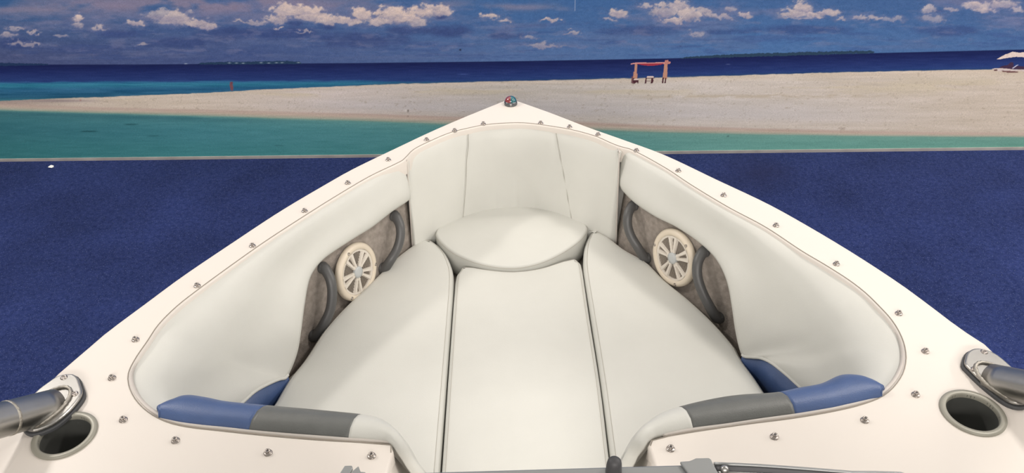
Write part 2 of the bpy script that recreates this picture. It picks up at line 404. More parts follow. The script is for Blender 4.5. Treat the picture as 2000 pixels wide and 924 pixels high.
    tq = np.interp(x, [-700,0,300,700,850,2000], [158,160,158,156.5,158,170]); tm = sst(-1.5, 3, y - tq + (fbm(x/40, y/3, 3)-.5)*5) * np.interp(x, [0,650,950,1100], [1,.85,.5,0])
    tc_ = grad(y - tq, [(0,C(44,96,136)),(7,C(44,116,140)),(16,C(38,92,126)),(30,C(34,84,112)),(40,C(60,120,126))]); tc_ += ((fbm(x/60+9, y/2.5, 4) - .5) * 40)[:, None]
    sc_ = sc_ * (1 - tm[:, None]) + tc_ * tm[:, None]
    sb = sst(3.5, .5, sandtop(x) - y) * sst(500, 900, x); sc_ = over(sc_, sb * .5, C(36, 66, 96))
    sm = sst(-.4, .9, y - hz); col = col * (1 - sm[:, None]) + sc_ * sm[:, None]
    # distant islands
    for pts, c in (([(-5,129),(-5,122.5),(60,124),(92,124.5),(97,127)], C(30,50,84)), ([(386,126),(392,122.8),(420,121),(500,120),(560,119),(585,120.5),(590,125)], C(34,56,84)),
                   ([(1326,114),(1340,111),(1368,109),(1450,105),(1560,102),(1650,100),(1700,98.7),(1708,101),(1706,104),(1600,107),(1430,111.8),(1340,114)], C(40,62,84))):
        yy = y + (fbm(x/3.5, y/50+5, 3) - .5) * 3; col = over(col, ppoly(x, yy, pts), c)
    for cx, cy in ((363,124.5),(448,123),(462,123.2),(510,122.5),(540,122.6),(551,122.4),(583,122.2),(475,123.6),(525,123.2)):
        col = over(col, np.exp(-((x-cx)/3)**2 - ((y-cy)/.9)**2) * .8, C(170,180,190))
    # sand bar
    ty = sandtop(x) + (fbm(x/14, y/100+8, 3) - .5) * 2; by = sandbot(x); wt = watertop(x)
    sand = grad(x, [(0,C(170,160,150)),(140,C(186,174,160)),(350,C(194,182,168)),(650,C(192,182,176)),(1000,C(180,174,166)),(1400,C(192,184,176)),(2000,C(188,176,162))])
    rel = (y - ty) / (by - ty)
    sand = over(sand, sst(.16, .0, rel) * .5, C(196,180,160)); sand += ((fbm(x/90, y/5, 5, .6) - .5) * 26)[:, None] * C(1,1,1.2)
    sand = over(sand, sst(.25,.75,rel)*sst(.95,.75,rel)*.45*sst(400,800,x)*sst(1900,1500,x), C(182,180,184))
    band = np.exp(-((rel - .40) / .035)**2) * sst(1150, 1350, x) * sst(1900, 1500, x); sand = over(sand, band * sst(.35,.6,fbm(x/25,y/3,4)) * .5, C(164,150,126))
    sand = over(sand, np.exp(-((rel-.25)/.12)**2)*sst(.45,.65,fbm(x/120+5,y/9,4))*.4, C(188,176,146))
    sp_ = sst(.72, .80, fbm(x/6+13, y/2.6, 3)); sand = over(sand, sp_ * .35, C(140,128,110))
    fade = sst(150, -20, x) ; sand = over(sand, fade * .6, C(150,130,124))
    sand = over(sand, np.exp(-((x-115)/70)**2-((y-197)/2.8)**2)*.7, C(128,116,120))
    shm = sst(-.5, 1.2, y - ty); col = col * (1 - shm[:, None]) + sand * shm[:, None]
    # wet margin and lagoon
    wm = sst(-3, 2.5, y - by); u = np.clip((y - by) / (wt - by), 0, 1); wet = grad(u, [(0,C(176,156,146)),(.45,C(178,164,150)),(.8,C(150,158,144)),(1,C(110,146,136))])
    wet += ((fbm(x/80, y/2.2, 4) - .5) * 24)[:, None]; col = col * (1 - wm[:, None]) + wet * wm[:, None]
    lm = sst(-2.5, 2.5, y - wt + (fbm(x/50, y/3, 4) - .5) * 4)
    lg = grad(x, [(0,C(52,106,116)),(400,C(64,122,132)),(850,C(78,136,138)),(1350,C(98,150,144)),(2000,C(94,142,130))]); dl = y - wt
    lg = over(lg, np.exp(-np.clip(dl, 0, 99) / 9) * .45, C(120,156,144)); lg = over(lg, sst(30, 80, dl) * .3, C(52,122,118))
    lg = over(lg, np.exp(-((dl-5)/5)**2)*.5*sst(700,300,x), C(44,92,104)); lg += ((fbm(x/45, y/3, 5, .6) - .5) * 18)[:, None]
    for cx, cy, a, k in ((174,256.6,16,.8),(256,243,13,.7),(300,265.5,12,.35),(545,284.5,10,.3),(60,275,14,.2)): lg = over(lg, np.exp(-((x-cx)/a)**4 - ((y-cy)/1.3)**2) * k, C(24,66,72))
    col = col * (1 - lm[:, None]) + lg * lm[:, None]
    # things printed in the scene
    W, R_, D_, G_ = C(178,132,112), C(150,52,66), C(72,40,48), C(206,188,180)
    for pts, c in (([(1236,154),(1241,123),(1245,122),(1244,154)], W), ([(1294,154),(1298,122),(1304,121),(1303,154)], W), ([(1236,153),(1235,163),(1238,163),(1239,153)], D_),
        ([(1292.5,163),(1294,152),(1297,152),(1295.5,163)], D_), ([(1297.5,163),(1299.5,152),(1301,152),(1300.5,162)], D_),
        ([(1232,126),(1232,124),(1244,122),(1270,122.3),(1297,121.4),(1309,120.5),(1310,123),(1302,125),(1270,124.4),(1244,124.4)], C(200,140,136)),
        ([(1242,124.2),(1298,123.6),(1290,126.5),(1275,128.6),(1262,128.2),(1248,126)], R_), ([(1298,126),(1299,117.5),(1305,117),(1306,121),(1310,121),(1308,125)], C(176,120,110)),
        ([(1233.5,149),(1236,149),(1237,163.5),(1233.5,163.5)], C(104,72,76)), ([(1238,154),(1247,153.5),(1247,156.5),(1238,157)], G_), ([(1238,157),(1247,156.5),(1247,163),(1245,163),(1244,159.5),(1240,163),(1238,163)], D_),
        ([(1264,149),(1277,149),(1277,151.5),(1263,151.5)], G_), ([(1261,152),(1277.5,151.2),(1278,153),(1262.5,153)], D_), ([(1259,162.5),(1261,152.5),(1263.5,152.5),(1262,162.5)], D_), ([(1271,162.5),(1272,152.5),(1275,152.5),(1274,162.8)], D_),
        ([(1263,158),(1271,157.4),(1271,158.4),(1263,159)], C(130,110,108)), ([(1275,153),(1276.5,157),(1275.5,162),(1274.5,162)], D_)):
        col = over(col, ppoly(x, y, pts), c)
    for pts, c in (([(1947,115.5),(1962,107),(1978,101),(1990,103),(2000,102),(2030,96),(2060,110),(2003,112),(1985,111),(1968,113),(1952,116)], C(206,188,180)),
        ([(1950,133),(1957,129),(1968,127),(1974,121.5),(1979,122),(1980,130),(1990,129),(2010,131),(2010,136),(1975,135),(1951,134)], C(62,44,66)),
        ([(1936,134),(1955,133),(1985,136),(2010,137),(2010,139),(1950,139)], C(190,176,172)), ([(1941,136),(1947,135),(1948,138.5),(1941,139)], C(96,70,72)), ([(1956,138),(1967,138),(1987,139.5),(1989,142),(1960,141.5)], C(110,80,78)),
        ([(1977,133),(1986,127),(1990,126.5),(1983,131),(1979,134)], C(176,176,196)), ([(2012,108),(2020,108),(2020,136),(2012,136)], C(120,90,80))):
        col = over(col, ppoly(x, y, pts), c)
    for pts, c in (([(449,162),(450,160),(453,159.5),(455,162),(454,166),(456,170),(454.5,177),(451,177),(450,170),(448.5,168)], C(112,74,82)),):
        col = over(col, ppoly(x, y, pts), c)
    for cx, cy, a, b, c, k in ((452.5,162,2.2,2,C(96,56,70),.7),(793,215.8,4.5,2.2,C(206,200,194),.9),(797,216.5,1.5,2.5,C(84,76,70),.8),(797,227,1.2,1,C(100,90,84),.7),(899,97.5,1.8,2,C(24,28,50),.95),(1422,125.5,4,.8,C(130,140,180),.5),
        (905,145,10,1,C(90,110,170),.5),(1329,90,2,1,C(40,50,90),.6),(157,195.5,1.5,1.5,C(150,90,80),.6),(1645,251,6,1,C(130,118,112),.7),(1422,266,1.6,1.2,C(40,60,60),.7),(1105,216,1.5,1,C(120,110,104),.6),(1186,207,1.5,1.2,C(130,120,114),.6),(801,198.5,2,1.2,C(150,140,130),.7)):
        col = over(col, np.exp(-((x-cx)/a)**2 - ((y-cy)/b)**2) * k, c)
    scr = (np.abs(x - 1123) < .8) & (y < 22) & (y > -6); col = over(col, scr * .6, C(150, 160, 184))
    return np.clip(col, 2, 250)
MURAL_K = 1.16
def mural():
    xs = list(np.arange(-5.4, -3.45, .05)) + list(np.arange(-3.45, 3.45, .0048)) + list(np.arange(3.45, 5.4, .05))
    fx = list(np.arange(.79, 1.01, .0018)) + list(np.arange(3.0, 3.3, .0022)); xs = np.array(sorted(xs + fx)); xs = xs[np.concatenate([[True], np.diff(xs) > 1e-6])]; keep = [xs[0]]
    for q in xs[1:]:
        if q - keep[-1] > .0013: keep.append(q)
    xs = np.array(keep)
    zs = list(np.arange(.018, .52, .0045)) + list(np.arange(.52, .72, .0024)) + list(np.arange(.72, 1.2, .0045)) + list(np.arange(1.2, 3.0, .05)); zs = np.array(zs)
    X, Z = np.meshgrid(xs, zs); X = X.ravel(); Z = Z.ravel(); Y = 4.405 - .03 * X - .012
    D = np.stack([X, Y, Z - CAMZ], 1); dep = D @ np.array(fwd); px = 1004 + FPX * (D @ np.array(right)) / dep; py = 462 - FPX * (D @ np.array(up)) / dep
    # art is laid out in camera pixel coordinates and projected onto the wall; its lower edge is the skirting
    base = np.interp(px, [-700,0,700,1320,2000,2700], [307,306.5,305.5,294.5,284,273])
    zb = Z < .02
    col = paint(px, py) / 255.0
    colin = np.where(col <= .04045, col / 12.92, ((col + .055) / 1.055) ** 2.4) * MURAL_K
    nx, nz = len(xs), len(zs); idx = np.arange(nx * nz).reshape(nz, nx)
    Fq = np.stack([idx[:-1, :-1], idx[:-1, 1:], idx[1:, 1:], idx[1:, :-1]], -1).reshape(-1, 4)
    me = bpy.data.meshes.new('wall_mural'); me.vertices.add(nx * nz); me.vertices.foreach_set('co', np.stack([X, Y, Z], 1).ravel())
    me.loops.add(Fq.size); me.loops.foreach_set('vertex_index', Fq.ravel()); me.polygons.add(len(Fq)); me.polygons.foreach_set('loop_start', np.arange(len(Fq)) * 4)
    me.update(calc_edges=True)
    ca = me.color_attributes.new('print', 'FLOAT_COLOR', 'POINT'); ca.data.foreach_set('color', np.concatenate([colin, np.ones((len(colin), 1))], 1).ravel())
    m = bpy.data.materials.new('printed_mural'); m.use_nodes = True; n = m.node_tree; b = n.nodes['Principled BSDF']
    b.inputs['Roughness'].default_value = .7; b.inputs['Specular IOR Level'].default_value = .15
    at = n.nodes.new('ShaderNodeVertexColor'); at.layer_name = 'print'
    tcn = n.nodes.new('ShaderNodeTexCoord'); no = n.nodes.new('ShaderNodeTexNoise'); no.inputs['Scale'].default_value = 230; no.inputs['Detail'].default_value = 2
    n.links.new(tcn.outputs['Object'], no.inputs['Vector']); r = n.nodes.new('ShaderNodeValToRGB'); r.color_ramp.elements[0].color = (.86, .86, .86, 1); r.color_ramp.elements[1].color = (1.12, 1.12, 1.12, 1)
    r.color_ramp.elements[0].position = .3; r.color_ramp.elements[1].position = .7
    n.links.new(no.outputs['Fac'], r.inputs[0]); mx = n.nodes.new('ShaderNodeMix'); mx.data_type = 'RGBA'; mx.blend_type = 'MULTIPLY'; mx.inputs[0].default_value = 1
    n.links.new(at.outputs['Color'], mx.inputs[6]); n.links.new(r.outputs[0], mx.inputs[7]); n.links.new(mx.outputs[2], b.inputs['Base Color'])
    o = link('wall_mural', me, m); return o
tag(mural(), 'wide printed wall mural of a white sand bar, turquoise lagoon and cloudy sky', 'mural')

# ------------------------------------------------------------------ the boat
ZD = 1.30
boat = empty('motorboat', (0, 1.3, 0))
tag(boat, 'open white bowrider motorboat on the blue carpet in front of the beach mural', 'boat')
OL = [(984,194.6),(900,228.6),(839,255),(785.7,280),(686,328),(641,353),(545,409.5),(445,475),(350,539),(282,589),(200,650),(157,687),(114,723),(72,763)]
OR = [(1010.7,194.6),(1078.6,218.6),(1150,246),(1221,271),(1300,300),(1402,348),(1500,394),(1568,431),(1666,489),(1763,552),(1830,601),(1882,640),(1931,672),(1966,706)]
outL = UL(OL, ZD); outR = UL(OR, ZD)
tipc = [Vector((-.012, 2.452, ZD)), Vector((.012, 2.45, ZD))]
aftR = [Vector((1.012, 1.08, ZD)), Vector((1.025, .95, ZD)), Vector((1.04, .5, ZD)), Vector((1.05, -.9, ZD))]
aftL = [Vector((-p.x, p.y, p.z)) for p in aftR]
loopR = resample(outR + aftR, 90); loopL = resample(outL + aftL, 90)
outer = loopL[::-1] + tipc + loopR          # port stern -> bow -> starboard stern
# flat-top edge: a small inset forward, a wide sloping shoulder aft
def flat_edge(loop, side):
    out = []
    n = len(loop)
    for i, p in enumerate(loop):
        a, b = loop[max(0, i-1)], loop[min(n-1, i+1)]; t = (b - a).normalized(); nrm = Vector((t.y, -t.x, 0)) * (1 if side < 0 else -1)
        if nrm.dot(Vector((0, .9, 0)) - Vector((p.x, p.y, 0))) < 0: nrm = -nrm
        k = .010 + .088 * max(0, min(1, (1.15 - p.y) / .14)) ** .8
        out.append(p + nrm * k)
    return out
flat = flat_edge(loopL, -1)[::-1] + [Vector((-.010, 2.437, ZD)), Vector((.010, 2.436, ZD))] + flat_edge(loopR, 1)
INL = [(784,314),(722,344),(654,384),(595,421),(518,471),(454,516),(391,562),(345,598),(309,634),(286,668),(264,700),(250,729),(251,754),(264,781),(289,806),(322,824),(362.6,834.5),(430,842.5),(500,850),(615,860),(700,865)]
INF = [(793,306),(807,292),(836,277),(878.6,259),(914,250),(946,243.6),(989,240),(1028.6,240),(1078.6,246.4),(1121,254),(1164,266),(1196,280),(1212,286)]
INR = [(1234,292),(1300.5,328),(1349,360),(1422,404),(1495,443),(1568,491),(1612,517),(1656,545),(1689,570),(1718,598),(1740,622),(1757,648),(1768,677),(1770,707),(1760,738),(1729,772),(1685,790.6),(1627,804.5),(1549.5,817.8),(1457,829.6),(1365,843),(1310,852)]
cornL = U(762, 869, ZD); cornR = U(1276, 859.5, ZD)
inner_fw = resample(UL(INL[::-1] + INF + INR, ZD), 240)
cL = [U(763, 870, ZD), Vector((-.236, .965, ZD)), Vector((-.241, .92, ZD)), Vector((-.245, .7, ZD)), Vector((-.245, .45, ZD))]
cR = [U(1275, 861, ZD), Vector((.240, .965, ZD)), Vector((.246, .92, ZD)), Vector((.25, .7, ZD)), Vector((.25, .45, ZD))]
inner = cL[::-1] + inner_fw + cR
aftpts = [Vector((.84, .45, ZD)), Vector((.84, -.9, ZD))]
aftptsL = [Vector((-.84, -.9, ZD)), Vector((-.84, .45, ZD))]
poly = flat + aftpts[::-1] + inner[::-1] + aftptsL[::-1]
P2 = [(p.x, p.y) for p in poly]
if signed_area(P2) < 0: P2 = P2[::-1]
CUPS = [(U(127, 851, ZD), -1), (U(1899.5, 807, ZD), 1)]
holes = [[(c.x + .048 * math.cos(a), c.y + .048 * math.sin(a)) for a in [2*math.pi*k/32 for k in range(32)]] for c, s in CUPS]
V2, F2 = fill(P2, holes, .09)
V = [(v.x, v.y, ZD) for v in V2]; F = [f for f in F2]
def addstrip(rows, V, F):
    s = len(V); nc = len(rows[0])
    for r in rows: V += [tuple(p) for p in r]
    for i in range(len(rows) - 1):
        for j in range(nc - 1): F.append((s+i*nc+j, s+i*nc+j+1, s+(i+1)*nc+j+1, s+(i+1)*nc+j))
rows = [flat]
for t in (.25, .5, .75, 1):
    rows.append([a.lerp(b, math.sin(t * math.pi / 2) if False else t) + Vector((0, 0, -(.014 + .22 * max(0, (a - b).length - .012)) * t ** 1.7)) for a, b in zip(flat, outer)])
rows.append([b + Vector((0, 0, -.06)) + (b - a).normalized() * .004 for a, b in zip(flat, outer)])
addstrip(rows, V, F)
# inner lip of the cockpit opening
def inward(loop, d, dz):
    n = len(loop); out = []
    for i, p in enumerate(loop):
        a, b = loop[max(0, i-1)], loop[min(n-1, i+1)]; t = (b - a).normalized(); nrm = Vector((t.y, -t.x, 0)); out.append(p + nrm * d + Vector((0, 0, dz)))
    return out
lip = [inner, inward(inner, .003, -.001), inward(inner, .0055, -.005), inward(inner, .006, -.05)]
addstrip(lip, V, F)
me = mesh('deck', V, F); bm = bmesh.new(); bm.from_mesh(me); bmesh.ops.remove_doubles(bm, verts=bm.verts, dist=2e-5)
bmesh.ops.recalc_face_normals(bm, faces=bm.faces)
if sum(f.normal.z * f.calc_area() for f in bm.faces) < 0: bmesh.ops.reverse_faces(bm, faces=bm.faces)
bm.to_mesh(me); bm.free()
deck = link('deck', me, MT['gelcoat'], boat)
for p_ in me.polygons: p_.use_smooth = not all(abs(me.vertices[v_].co.z - ZD) < 1e-5 for v_ in p_.vertices)
tube('edge_caulk_shade', [p + Vector((0, 0, .0002)) for p in inward(inner, .0008, 0)][3:-3], .0011, mat('edge_caulk_shade', (.27, .24, .20, 1), .7), boat, 6)  # dark line for caulk, with the gap shadow put into its colour
# hull below the gunwale
secs = [(1.0, -.06), (1.0, -.1), (.985, -.25), (.95, -.5), (.80, -.85), (.45, -1.15), (.03, -1.292)]
rows = []
for s, dz in secs:
    rows.append([Vector((b.x * s * (1.0 if dz > -.3 else 1), b.y - (0 if b.y < 1.2 else (b.y - 1.2) * .35 * (-dz / 1.3) ** 1.2), ZD + dz)) for b in outer])
grid('hull', rows, MT['hull'], boat, face_cam=False)
grid('rub_rail', [[b + Vector((b.x * .012, .0, dz)) for b in outer] for dz in (-.075, -.11)] , MT['gasket'], boat, thick=.01, face_cam=False)
st = [Vector((x, -.9, z)) for x, z in ((-1.05, 1.24), (-1.0, .8), (-.84, .45), (-.47, .15), (0, .01), (.47, .15), (.84, .45), (1.0, .8), (1.05, 1.24))]
link('transom', mesh('transom', st, [tuple(range(9))]), MT['hull'], boat, False)

# interior floor under the cushions
prism('seat_base', [(-.34, 2.10), (-.2, 2.26), (0, 2.31), (.2, 2.26), (.34, 2.10), (.66, 1.62), (.74, 1.2), (.6, 1.04), (.25, 1.02), (.24, .5), (-.24, .5), (-.25, 1.02), (-.6, 1.04), (-.74, 1.2), (-.66, 1.62)], .84, .905, MT['gelcoat'], boat)
# ---- carpeted side liner with speakers and handles
PL = {}
def liner(side):
    src = INL[:12] if side < 0 else INR[:14]
    top = resample(UL(src, ZD - .01), 60)
    def inn(P, d, z):
        out = []
        for i, p in enumerate(P):
            a, b = P[max(0, i-1)], P[min(len(P)-1, i+1)]; t = (b-a).normalized(); n = Vector((t.y, -t.x, 0))
            if n.dot(Vector((0, 1.5, 0)) - Vector((p.x, p.y, 0))) < 0: n = -n
            q = p + n * d; q.z = z; out.append(q)
        return out
    rows = [inn(top, .004 + .062 * t, ZD - .01 - .39 * t) for t in [k/20 for k in range(21)]]
    for i in range(len(top)):
        rp_ = min(1, (.15 if side < 0 else .8) + i / 14)
        for r in rows: q_ = top[i]; r[i] = Vector((q_.x + (r[i].x - q_.x) * rp_, q_.y + (r[i].y - q_.y) * rp_, r[i].z))
    grid('carpet_liner', rows, MT['liner'], boat, thick=.012)
    nr = []
    for i in range(len(top)):
        a, b = top[max(0, i-1)], top[min(len(top)-1, i+1)]; t = (b-a).normalized(); n = Vector((t.y, -t.x, 0))
        if n.dot(Vector((0, 1.5, 0)) - Vector((top[i].x, top[i].y, 0))) < 0: n = -n
        nr.append(n)
    PL[side] = (rows, nr)
def on_liner(side, px, py, off):
    rows, nr = PL[side]; best = (1e9, None, None)
    for r in rows:
        for j, q in enumerate(r):
            w_ = q + nr[j] * off; a = proj(w_); d = (a[0]-px)**2 + (a[1]-py)**2
            if d < best[0]: best = (d, w_, nr[j], r, j)
    # local refinement by sliding on the tangent plane
    p, n = best[1], (best[2] + Vector((0, 0, -0.0))).normalized()
    n = (best[2] + Vector((0, 0, .16))).normalized()
    X2, Y2 = px - 1004, py - 462; X = X2*cr - Y2*sr; Y = X2*sr + Y2*cr
    d = Vector((X/FPX, cp - Y/FPX*sp, -sp - Y/FPX*cp)); t = (p - CAM).dot(n) / d.dot(n)
    return CAM + d * t, n
for s in (-1, 1): liner(s)

def ring_sector(M, r0, r1, a0, a1, z0, z1, n=6):
    V = []; F = []
    for z in (z0, z1):
        for k in range(n + 1):
            a = a0 + (a1 - a0) * k / n; V += [M @ Vector((r0*math.cos(a), r0*math.sin(a), z)), M @ Vector((r1*math.cos(a), r1*math.sin(a), z))]
    m_ = 2 * (n + 1)
    for k in range(n):
        a = 2 * k; F += [(m_+a, m_+a+1, m_+a+3, m_+a+2), (a, a+2, a+3, a+1), (a+1, a+3, m_+a+3, m_+a+1), (a, m_+a, m_+a+2, a+2)]
    F += [(0, 1, m_+1, m_), (m_-2, 2*m_-2, 2*m_-1, m_-1)]
    return V, F
def speaker(side, px, py, R=.0865):
    p, n = on_liner(side, px, py, .022); n = (n + Vector((.30 if side < 0 else -.05, 0, 0))).normalized(); base = p - n * .020; M = frame_at(base, n)
    o = lathe('speaker', [(R*.97, 0), (R, .004), (R, .011), (R*.965, .017), (R*.90, .0195), (R*.80, .018), (R*.785, .016), (R*.78, .009), (0, .007)], MT['spk'], boat, M, 56)
    # slotted grille: fine dark slots on an off-white dish
    V = []; F = []; Rg = R * .74
    for k in range(-13, 14):
        x = k * Rg / 13.6; h = math.sqrt(max(Rg*Rg - x*x, 0))
        if h < .006: continue
        v, f = box_data((x, 0, .0098), Rg/13.6*.20, h, .0012); s0 = len(V); V += [M @ q for q in v]; F += [tuple(i + s0 for i in q) for q in f]
    gr = link('grille', mesh('grille', V, F), MT['slot'], o, False)
    V = []; F = []
    def add(v, f):
        s0 = len(V); V.extend(v); F.extend([tuple(i + s0 for i in q) for q in f])
    for k in range(5):
        for e in (-1, 1):
            a = math.pi/2 + .3 + k * 2*math.pi/5 + e * .205; L0, L1 = R*.17, R*.765; c_, s_ = math.cos(a), math.sin(a); vs = []
            for r_, w_ in ((L0, .0036), (R*.45, .0056), (L1, .0080)):
                for ww, zz in ((-w_, .0095), (-w_*.6, .0165), (w_*.6, .0165), (w_, .0095)): vs.append(M @ Vector((r_*c_ - ww*s_, r_*s_ + ww*c_, zz)))
            fs = []
            for q in range(2):
                for j in range(3): fs.append((q*4+j, q*4+j+1, (q+1)*4+j+1, (q+1)*4+j))
            add(vs, fs)
        a = math.pi/2 + .3 + k*2*math.pi/5; add(*ring_sector(M, R*.70, R*.775, a-.24, a+.24, .009, .0155)); add(*ring_sector(M, R*.17, R*.30, a-.42, a+.42, .009, .0155))
        a = a + math.pi/5; add(*ring_sector(M, R*.715, R*.79, a-.45, a+.45, .009, .0145))
    sp_o = link('spoke_guard', mesh('spoke_guard', V, F), MT['spk2'], o, False)
    lathe('hub_cap', [(R*.20, .010), (R*.20, .0175), (R*.185, .0195), (R*.09, .0205), (0, .0208)], MT['hub'], o, M, 28)
    for k in range(3):
        a = math.pi/2 + .25 + k * 2*math.pi/3
        if side > 0: a = math.pi/2 - .55 - k * 2*math.pi/3
        Ms = M @ Matrix.Translation((R*.895*math.cos(a), R*.895*math.sin(a), .0175))
        lathe('screw', [(.0048, 0), (.0048, .0022), (.003, .0030), (.0026, .0018), (0, .0018)], MT['stud'], o, Ms, 12)
    return o
speaker(-1, 702, 532); speaker(1, 1311, 505)
def handle(side, pts):
    # ends sit on the liner, the middle stands off it
    n_ = len(pts); C_ = []
    for i, (x, y) in enumerate(pts):
        t = i / (n_ - 1); off = .010 + .034 * math.sin(math.pi * t) ** .7; p, n = on_liner(side, x, y, off); C_.append(p)
    P0, n0 = on_liner(side, *pts[0], .002); P1, n1 = on_liner(side, *pts[-1], .002)
    path = resample([C_[0] - n0*.012] + C_ + [C_[-1] - n1*.012], 34)
    o = tube('grab_handle', path, lambda t: .0135 + .003 * abs(2*t-1) ** 3, MT['handle'], boat, 14)
    for q, nn in ((C_[0], n0), (C_[-1], n1)):
        lathe('mount_foot', [(.0175, 0), (.0175, .005), (.0155, .010), (.012, .013), (0, .013)], MT['handle'], o, frame_at(q - nn*.010, nn), 18)
    return o
handle(-1, [(634,524),(645,545),(649,572),(645,605),(633,632),(616,657)])
handle(-1, [(773,423),(781,440),(782,462),(776,485),(763,508),(750,525)])
handle(1, [(1235,402),(1227,418),(1226,440),(1233,462),(1245,482),(1260,505)])
handle(1, [(1373,492),(1363,512),(1362,538),(1370,566),(1384,595),(1401,622)])

# ---- side bolsters
SBL = [((788,308),(804,389),1.17),((740,334),(768,412),1.17),((700,357),(728,443),1.17),((654,384),(691,466),1.17),((595,421),(636,503),1.17),((540,457),(613.6,528),1.16),((490,490),(603,552),1.145),((440,526),(595,596),1.115),((395,559),(588,648),1.07),((345,598),(580,692),1.03),
       ((309,634),(561,737),1.005),((286,668),(546,743),1.02),((264,700),(530,749.5),1.035),((250,729),(498,767),1.055),((251,754),(467,794),1.06),((264,781),(440,806),1.06),((289,806),(400,815),1.07),((322,824),(360,820),1.12)]
SBR = [((1217,286),(1203,359),1.17),((1262,306),(1237,394),1.17),((1300,328),(1276,421),1.17),((1349,360),(1320,443),1.17),((1400,391),(1355,466),1.17),((1440,414),(1385,491),1.165),((1495,443),(1405,517),1.15),((1540,473),(1420,552),1.13),((1600,509),(1429,598),1.09),((1656,545),(1435,640),1.05),((1714,595),(1443,678),1.02),
       ((1740,622),(1451,697),1.005),((1757,648),(1468,700),1.02),((1768,677),(1487,702),1.035),((1770,707),(1508,712),1.055),((1762,732),(1537,735),1.06),((1745,757),(1571,764),1.06),((1719,778),(1615,780),1.08),((1690,788),(1655,782),1.12)]
def side_bolster(data, side):
    T = [U(*a, 1.292) for a, b, z in data]; B = [U(*b, z) for a, b, z in data]
    (Tr, Br), ks = pairs([T, B], 110); n = len(Tr)
    Nn = []
    for i in range(n):
        t = (Tr[min(n-1, i+1)] - Tr[max(0, i-1)]).normalized(); q = Vector((t.y, -t.x, 0))
        if q.dot(Vector((0, 1.45, 0)) - Vector((Tr[i].x, Tr[i].y, 0))) < 0: q = -q
        Nn.append(q.normalized())
    rows = []
    for s in (0, .03, .08, .15, .25, .4, .55, .7, .82, .91, .97, 1.0):
        r = []
        for i in range(n):
            u = i / (n - 1); dist = (Tr[i] - Br[i]).length; p = Tr[i].lerp(Br[i], s)
            nrm = (Nn[i] + Vector((0, 0, .9))).normalized(); end = min(1, u / .035) ** .5
            up_ = math.exp(-((u - 0) / .5) ** 2)
            h = .021 * (1 - (2*s-1)**6) + .012 * math.sin(math.pi * min(1, s*1.6)) * (1-up_)
            h -= .030 * (1 - up_) * math.sin(math.pi * max(0, (s-.3)/.7)) 
            r.append(p + nrm * h * (0.35 + .65 * end) + (Nn[i] * -.006 * (1 - end)))
        rows.append(r)
    rows.append([Br[i] - Nn[i] * .02 + Vector((0, 0, -.012)) for i in range(n)]); rows.append([Br[i] - Nn[i] * .045 + Vector((0, 0, .01)) for i in range(n)])
    # round the free forward end back to the deck wall
    for r in rows:
        a = r[0]; r.insert(0, a + Vector((a.x, a.y - 1.6, 0)).normalized() * .03 )
    o = grid('side_bolster', rows, MT['vinyl'], boat)
    for md in list(o.modifiers): o.modifiers.remove(md)
    md = o.modifiers.new('thickness', 'SOLIDIFY'); md.thickness = .006; md.offset = -1
    # welt along the deck edge
    tube('piping', [p + Vector((0, 0, .001)) + q * (.003 + .003 * min(1, max(0, (i/109-.5)/.3))) for i, (p, q) in enumerate(zip(Tr, Nn))], lambda t: .0028 + .003 * min(1, max(0, (t-.5)/.3)), MT['welt'], o, 8)
    # blue gusset low down aft, with its piping
    k0 = 10 if side < 0 else 11; i0 = int(ks[k0] * (n - 1)); A = [Br[i] for i in range(i0, n - 6)]
    g = grid('blue_panel', [[p + Vector((0, 0, .002)) for p in A], [Vector((p.x*1.0, p.y, max(p.z - .05, .93))) for p in A], [Vector((p.x, p.y, .915)) for p in A]], MT['blue'], o, thick=.01)
    tube('panel_piping', [p + Vector((0, 0, .004)) for p in A], .0042, MT['vinyl'], o, 8)
    return o
side_bolster(SBL, -1); side_bolster(SBR, 1)

# ---- aft bolsters on the console fronts
AL = [((312,818),(316,808),.03,0),((320,823),(325,797),.05,0),((338,828.5),(345,785),.08,0),((362,834),(366,778.5),.1,0),((395,838.5),(400,783),.1,0),((430,842),(440,791),.1,0),((483,848),(523,799),.1,1),((560,855),(600,806),.1,1),((640,861),(667,812.5),.1,1),
      ((680,864),(707,817),.1,2),((720,866),(741,825),.1,2),((754,868),(767,845),.1,2),((770,873),(782,865),.09,2),((779,887),(792,881),.08,2),((790,906),(805,905),.07,2),((802,928),(822,926),.06,2),((816,952),(838,952),.05,2)]
AR = [((1721,779),(1718,768),.03,0),((1712,783),(1711,758),.05,0),((1695,787.5),(1690,744),.08,0),((1675,793),(1667,738.5),.1,0),((1650,799),(1643,740),.1,0),((1620,805.5),(1607,756),.1,0),((1590,811),(1562,764.5),.1,0),((1552,817),(1516,774),.1,1),((1480,827),(1440,779),.1,1),((1420,836),(1380,789),.1,1),
      ((1355,844),(1325,803),.1,2),((1318,850.5),(1290,817),.1,2),((1286,857),(1264,837),.1,2),((1267,864),(1249,853),.09,2),((1258,878),(1238,871),.08,2),((1247,896),(1226,894),.07,2),((1236,918),(1214,918),.06,2),((1224,945),(1200,945),.05,2)]
